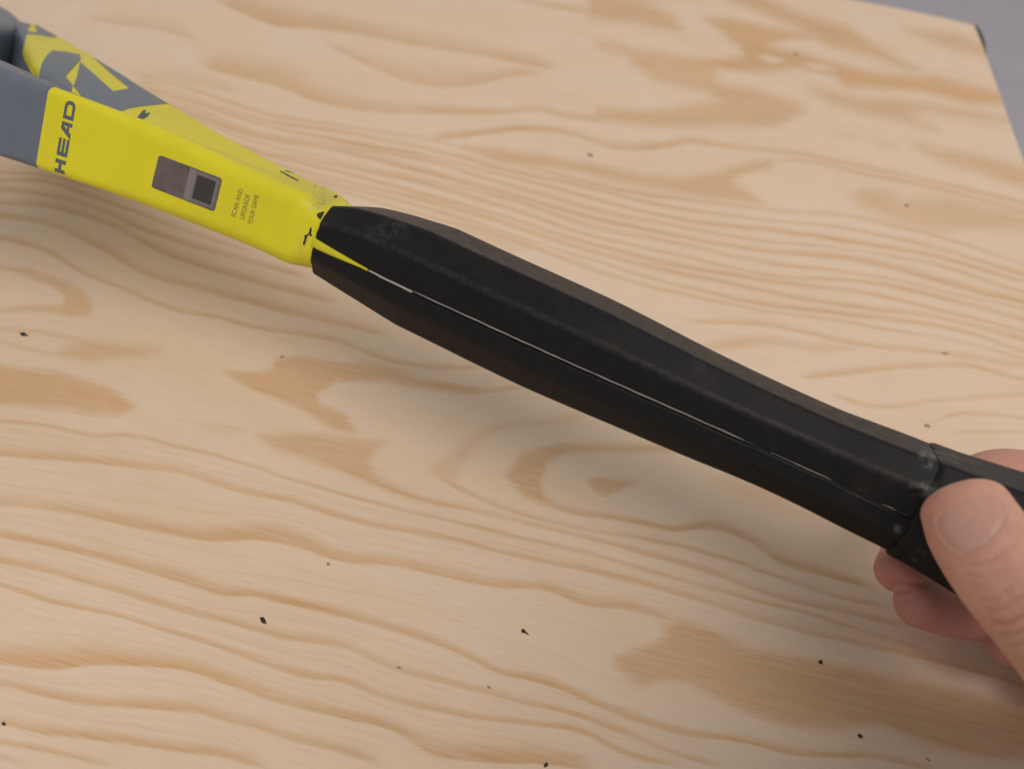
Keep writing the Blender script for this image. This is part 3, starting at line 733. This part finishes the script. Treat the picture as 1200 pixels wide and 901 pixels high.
strip('seam_resin', SW + .2, -185, lambda s: .75, lambda s: 1.1, M_GLOSS)
M_GLINT = mat_plain('glint_resin', (0.30, 0.29, 0.27), .14, .8, .05, 200)  # pale colour stands in for highlights on the dark seam resin
strip('glint_bead', SW - .1, s_at(484), lambda s: .34 + .03 * math.sin(s * 1.1), lambda s: .45, M_BEAD, .6, .4)
def bead(x0, x1, w, dp, m=M_GLINT):
    a, b = s_at(x0), s_at(x1)
    strip('glint_bead', a, b, lambda s: max(.05, w * min(1, (a - s + .3) / 4, (s - b + .3) / 4) * (1 + .12 * math.sin(s * .5))), lambda s: dp, m, .8, .3, .26)
bead(481, 700, .17, .40); bead(560, 604, .23, .34); bead(505, 511, .36, .26, M_BEAD); bead(690, 800, .17, .36); bead(760, 872, .13, .30); bead(903, 977, .12, .26); bead(1034, 1051, .24, .22)

# butt cap
rings, ed = [], []
for s, k in [(-183.2, .92), (-183.0, .978), (-183.6, 1.0), (-184.5, 1.005)] + [(s, float(np.interp(s, [-223, -212, -200, -190, -184.5], [1.22, 1.19, 1.10, 1.025, 1.005]))) for s in np.arange(-186, -221.5, -1.5)] + [(-223, 1.21), (-225, 1.17), (-226.4, 1.09), (-227.2, .95)]:
    vc = .45; P1, f1 = half_profile(k, vc, 1, .02); P2, f2 = half_profile(k, vc, -1, .02)
    keep1 = slice(2, -2); P = np.concatenate([P1[keep1], P2[::-1][keep1]]); f = np.concatenate([f1[keep1], f2[::-1][keep1]])
    f = f * np.where(np.abs(P[:, 1] - vc) < 2, 0, 1)
    rings.append(rk(s + .3 * np.sin(P[:, 0] + P[:, 1]), P[:, 0], P[:, 1])); ed.append(f)
V, F = loft(rings)
cap = obj('butt_cap', V, F, M_BLACK, racket, 28, {'edge': np.array(ed).ravel(), 'scuff': scuff_attr(V)}); fix_normals(cap)

# ------------------------------------------------------------------ the hand
def catmull(P, n):
    P = np.asarray(P, float); P = np.vstack([2 * P[0] - P[1], P, 2 * P[-1] - P[-2]]); out = []
    for i in range(1, len(P) - 2):
        for k in range(n):
            t = k / n; a, b, c, d = P[i - 1:i + 3]
            out.append(.5 * (2*b + (c-a)*t + (2*a-5*b+4*c-d)*t*t + (3*b-a-3*c+d)*t**3))
    out.append(P[-2]); return np.array(out)
def tube(pts, flat=1.0, n=10, m=28, blunt=.6):
    """pts: (x, y, z, r) from tip to root in mm; flat = thickness / width; rounded at the first point"""
    Q = catmull(pts, n); P, r = Q[:, :3], Q[:, 3]
    T = np.gradient(P, axis=0); T /= np.linalg.norm(T, axis=1)[:, None]
    rings = []
    # hemispherical tip
    t0 = T[0]
    def ring(c, t, rr):
        e = nrm(EYE - c); e = nrm(e - np.dot(e, t) * t); w = np.cross(t, e); a = np.linspace(0, 2 * math.pi, m, endpoint=False)
        return c + rr * (np.cos(a)[:, None] * w + flat * np.sin(a)[:, None] * e)
    for a in np.linspace(math.pi / 2 * .97, .12, 9):
        rings.append(ring(P[0] - t0 * r[0] * math.sin(a) * blunt, t0, r[0] * math.cos(a) ** .8))
    for c, t, rr in zip(P, T, r): rings.append(ring(c, t, rr))
    for a in np.linspace(.2, math.pi / 2 * .97, 6):
        rings.append(ring(P[-1] + T[-1] * r[-1] * math.sin(a) * .6, T[-1], r[-1] * math.cos(a)))
    return loft(rings)
def hp_(*L): return [(*at(x, y, d), r) for x, y, d, r in L]
WR = (1580, 850, 232)
wr = at(*WR)
fore = np.array([186, 52, 100.]); fore2 = np.array([166, -40, 165.])  # unseen forearm, routed so it shades the board's lower right
tubes = [
 tube(hp_((1131,596,182.5,9.7),(1144,622,180,10.5),(1163,656,176,10.3),(1192,694,172,10.3),(1232,744,171,10.2),(1290,812,176,11.5),(1370,880,188,14.5),(1470,900,206,18)), .80, blunt=.62),
 tube(hp_((1053,668,223,6.6),(1072,636,233,7.4),(1100,602,242,8.0),(1165,559,247,8.6),(1250,575,246,9.3),(1335,612,240,11),(1450,720,236,13)), .95, blunt=.9),
 tube(hp_((1079,705,224,7.5),(1118,714,229,8.0),(1165,712,239,8.5),(1235,665,250,9.0),(1320,670,244,10),(1400,720,238,12),(1480,780,236,14)), .95, blunt=.9),
 tube(hp_((1186,752,224,7.0),(1215,752,233,7.6),(1250,742,242,8.2),(1310,706,246,9.0),(1390,740,240,10.5),(1490,820,236,13)), .95, blunt=.9),
 tube(hp_((1245,790,224,6.6),(1285,795,232,7.0),(1330,785,238,7.4),(1400,770,240,8.5),(1480,830,238,11)), .95, blunt=.9),
 tube(hp_((1420,800,228,20),(1500,830,230,21)) + [(*wr, 21.0)], .75),
 tube([(*(wr + np.array([-8, 10, 0])), 20), (*wr, 21), (*(wr * .55 + fore * .45), 25), (*fore, 34), (*fore2, 42)], .9),
]
vs_all, fs_all = [], []
for V, F in tubes:
    b = len(vs_all); vs_all += V.tolist(); fs_all += [tuple(i + b for i in f) for f in F]
hand = empty('hand', (wr[0], wr[1], wr[2] - 22), 'hand with thumb pressed on the butt end of the black racket handle', 'hand')
tmp_me = bpy.data.meshes.new('tmp'); tmp_me.from_pydata((np.array(vs_all) / 1000).tolist(), [], fs_all)
bm = bmesh.new(); bm.from_mesh(tmp_me); bmesh.ops.recalc_face_normals(bm, faces=bm.faces); bm.to_mesh(tmp_me); bm.free()
tmp = bpy.data.objects.new('tmp', tmp_me); COL.objects.link(tmp)
md = tmp.modifiers.new('r', 'REMESH'); md.mode = 'VOXEL'; md.voxel_size = 0.00062; md.use_smooth_shade = True
sm = tmp.modifiers.new('s', 'SMOOTH'); sm.factor = .5; sm.iterations = 8
bpy.context.view_layer.update()
ev = tmp.evaluated_get(bpy.context.evaluated_depsgraph_get()); hm = bpy.data.meshes.new_from_object(ev)
bpy.data.objects.remove(tmp); bpy.data.meshes.remove(tmp_me)
nv = len(hm.vertices); co = np.empty(nv * 3); hm.vertices.foreach_get('co', co); co = co.reshape(-1, 3) * 1000
no = np.empty(nv * 3); hm.vertices.foreach_get('normal', no); no = no.reshape(-1, 3)
q = to_px(co); facing = np.einsum('ij,ij->i', no, EYE - co) / np.linalg.norm(EYE - co, axis=1)
depth = ((co - EYE) @ RW)[:, 2]
isth = (depth < 196) & (facing > .05)
# nail outline on the thumb (photo pixels)
NAIL = [(1098,614),(1100,605),(1110,597),(1128,589),(1148,582.5),(1163,582),(1173,588),(1178,598),(1178,608),(1171,620),(1158,634),(1143,644),(1129,647),(1115,640),(1104,629)]
def close_spline(P, n=6):
    P = np.array(P, float); L = len(P); out = []
    for i in range(L):
        a, b, c, d = P[i - 1], P[i], P[(i + 1) % L], P[(i + 2) % L]
        for k in range(n):
            t = k / n; out.append(.5 * (2*b + (c-a)*t + (2*a-5*b+4*c-d)*t*t + (3*b-a-3*c+d)*t**3))
    return np.array(out)
NS = close_spline(NAIL)
sd = np.full(nv, 99.0); near = isth & (q[:, 0] > 1070) & (q[:, 0] < 1215) & (q[:, 1] < 700)
sd[near] = poly_sd(q[near, 0], q[near, 1], NS)
disp = np.zeros(nv); crease = np.zeros(nv)
fold = np.exp(-((sd - 4.0) / 4.0) ** 2) * np.where(q[:, 1] > 596, 1.0, .25)
disp += np.where(near, .13 * fold - .30 * smooth01(-sd / 3 + .6), 0)
def crease_line(P, w, dep, mask):
    global disp, crease
    P = np.array(P, float); d = np.full(nv, 1e9)
    for a, b in zip(P[:-1], P[1:]):
        e = b - a; t = np.clip(((q - a) @ e) / (e @ e), 0, 1); d = np.minimum(d, np.hypot(*(q - a - t[:, None] * e).T))
    g_ = np.exp(-(d / w) ** 2) * mask; disp -= dep * g_; crease = np.maximum(crease, g_ * min(1, dep * 2.2))
for P, w, dep in (([(1138,662),(1160,657),(1185,640)], 3.5, .22), ([(1133,672),(1150,676),(1172,668)], 3, .12),
                  ([(1158,716),(1178,712),(1200,698),(1215,688)], 3.2, .30), ([(1166,731),(1184,731),(1206,718),(1225,705)], 3.0, .34), ([(1175,744),(1194,742),(1212,732),(1235,718)], 3.0, .30),
                  ([(1150,704),(1166,702),(1186,690)], 3, .18), ([(1188,757),(1204,752),(1222,742)], 3, .2), ([(1174,690),(1186,700),(1196,714)], 3, .15)):
    crease_line(P, w, dep, isth.astype(float))
fing = ((depth > 200) & (facing > 0)).astype(float)
crease_line([(1040,694),(1050,684),(1066,682),(1088,687)], 3.5, .5, fing)
crease_line([(1120,748),(1140,735),(1150,720)], 4, .25, fing)
disp += .10 * wobble(q[:, 0], q[:, 1], 31, .12) * isth
co2 = co + no * disp[:, None]
red = np.where(depth > 200, .92, .0) * (q[:, 0] < 1300)
red = np.maximum(red, np.where(isth, .22 * np.exp(-((q[:, 0] - 1092) / 26) ** 2 - ((q[:, 1] - 600) / 60) ** 2), 0))
red = np.maximum(red, np.where(isth, .30 * np.exp(-((sd - 5) / 6) ** 2) * (q[:, 1] > 612), 0))
red = np.where((depth > 200) & (q[:, 1] < 590), .48, red)
hm.vertices.foreach_set('co', ((co2 / 1000) - np.array(hand.location)).ravel())
for nm, arr in (('red', red), ('crease', crease)):
    a = hm.attributes.new(nm, 'FLOAT', 'POINT'); a.data.foreach_set('value', arr.astype(np.float32))
hm.update(); hm.shade_smooth(); hm.materials.clear(); hm.materials.append(M_SKIN); hm.name = 'skin'
sk = bpy.data.objects.new('skin', hm); COL.objects.link(sk); sk.parent = hand
# thumb nail laid on the thumb by following the skin under it
from mathutils.bvhtree import BVHTree
bvh = BVHTree.FromPolygons([Vector(v) for v in co], [tuple(p.vertices) for p in hm.polygons])
nvs, nfs = tri_fine([NS], 4)
sdn = poly_sd(nvs[:, 0], nvs[:, 1], NS)
P, top_n = [], []
for (x, y), d in zip(nvs, sdn):
    hit, nn, _, _ = bvh.ray_cast(Vector(EYE), Vector(ray(x, y)).normalized())
    if hit is None: hit, nn, _, _ = bvh.find_nearest(Vector(at(x, y, 178)))
    P.append(np.array(hit) + np.array(nn) * (-.12 + .26 * smooth01(-d / 9.0)))
nl = obj('thumb_nail', P, nfs, M_NAIL, hand, 180)
nvv = np.mean([np.array(p.normal) for p in nl.data.polygons], 0)
if np.dot(nvv, EYE - np.mean(P, 0)) < 0: nl.data.flip_normals()

# cloth tube added on the unseen arm to shade the board's lower right
rings = []
cl = catmull([(184, 62, 100, 46), (146, 16, 136, 62), (146, -66, 192, 70), (175, -170, 268, 76)], 8)
tg = np.gradient(cl[:, :3], axis=0); tg /= np.linalg.norm(tg, axis=1)[:, None]
for c, t in [(cl[0] - np.append(tg[0] * -1.5, 4), tg[0])] + [(c, t) for c, t in zip(cl, tg)]:
    e1 = nrm(np.cross(t, [0, 0, 1.0])); e2 = np.cross(e1, t); a = np.linspace(0, 2 * math.pi, 40, endpoint=False)
    rr = c[3] * (1 + .03 * np.sin(a * 3 + c[1] * .07) + .02 * np.sin(a * 5 - c[1] * .11))
    rings.append(c[:3] + rr[:, None] * (np.cos(a)[:, None] * e1 + np.sin(a)[:, None] * e2))
V, F = loft(rings, True, True)
sl = obj('shade_sleeve', V, F, mat_plain('dark_fabric', (0.035, 0.037, 0.045), .9, .2, .5, 900), hand, 60); fix_normals(sl)
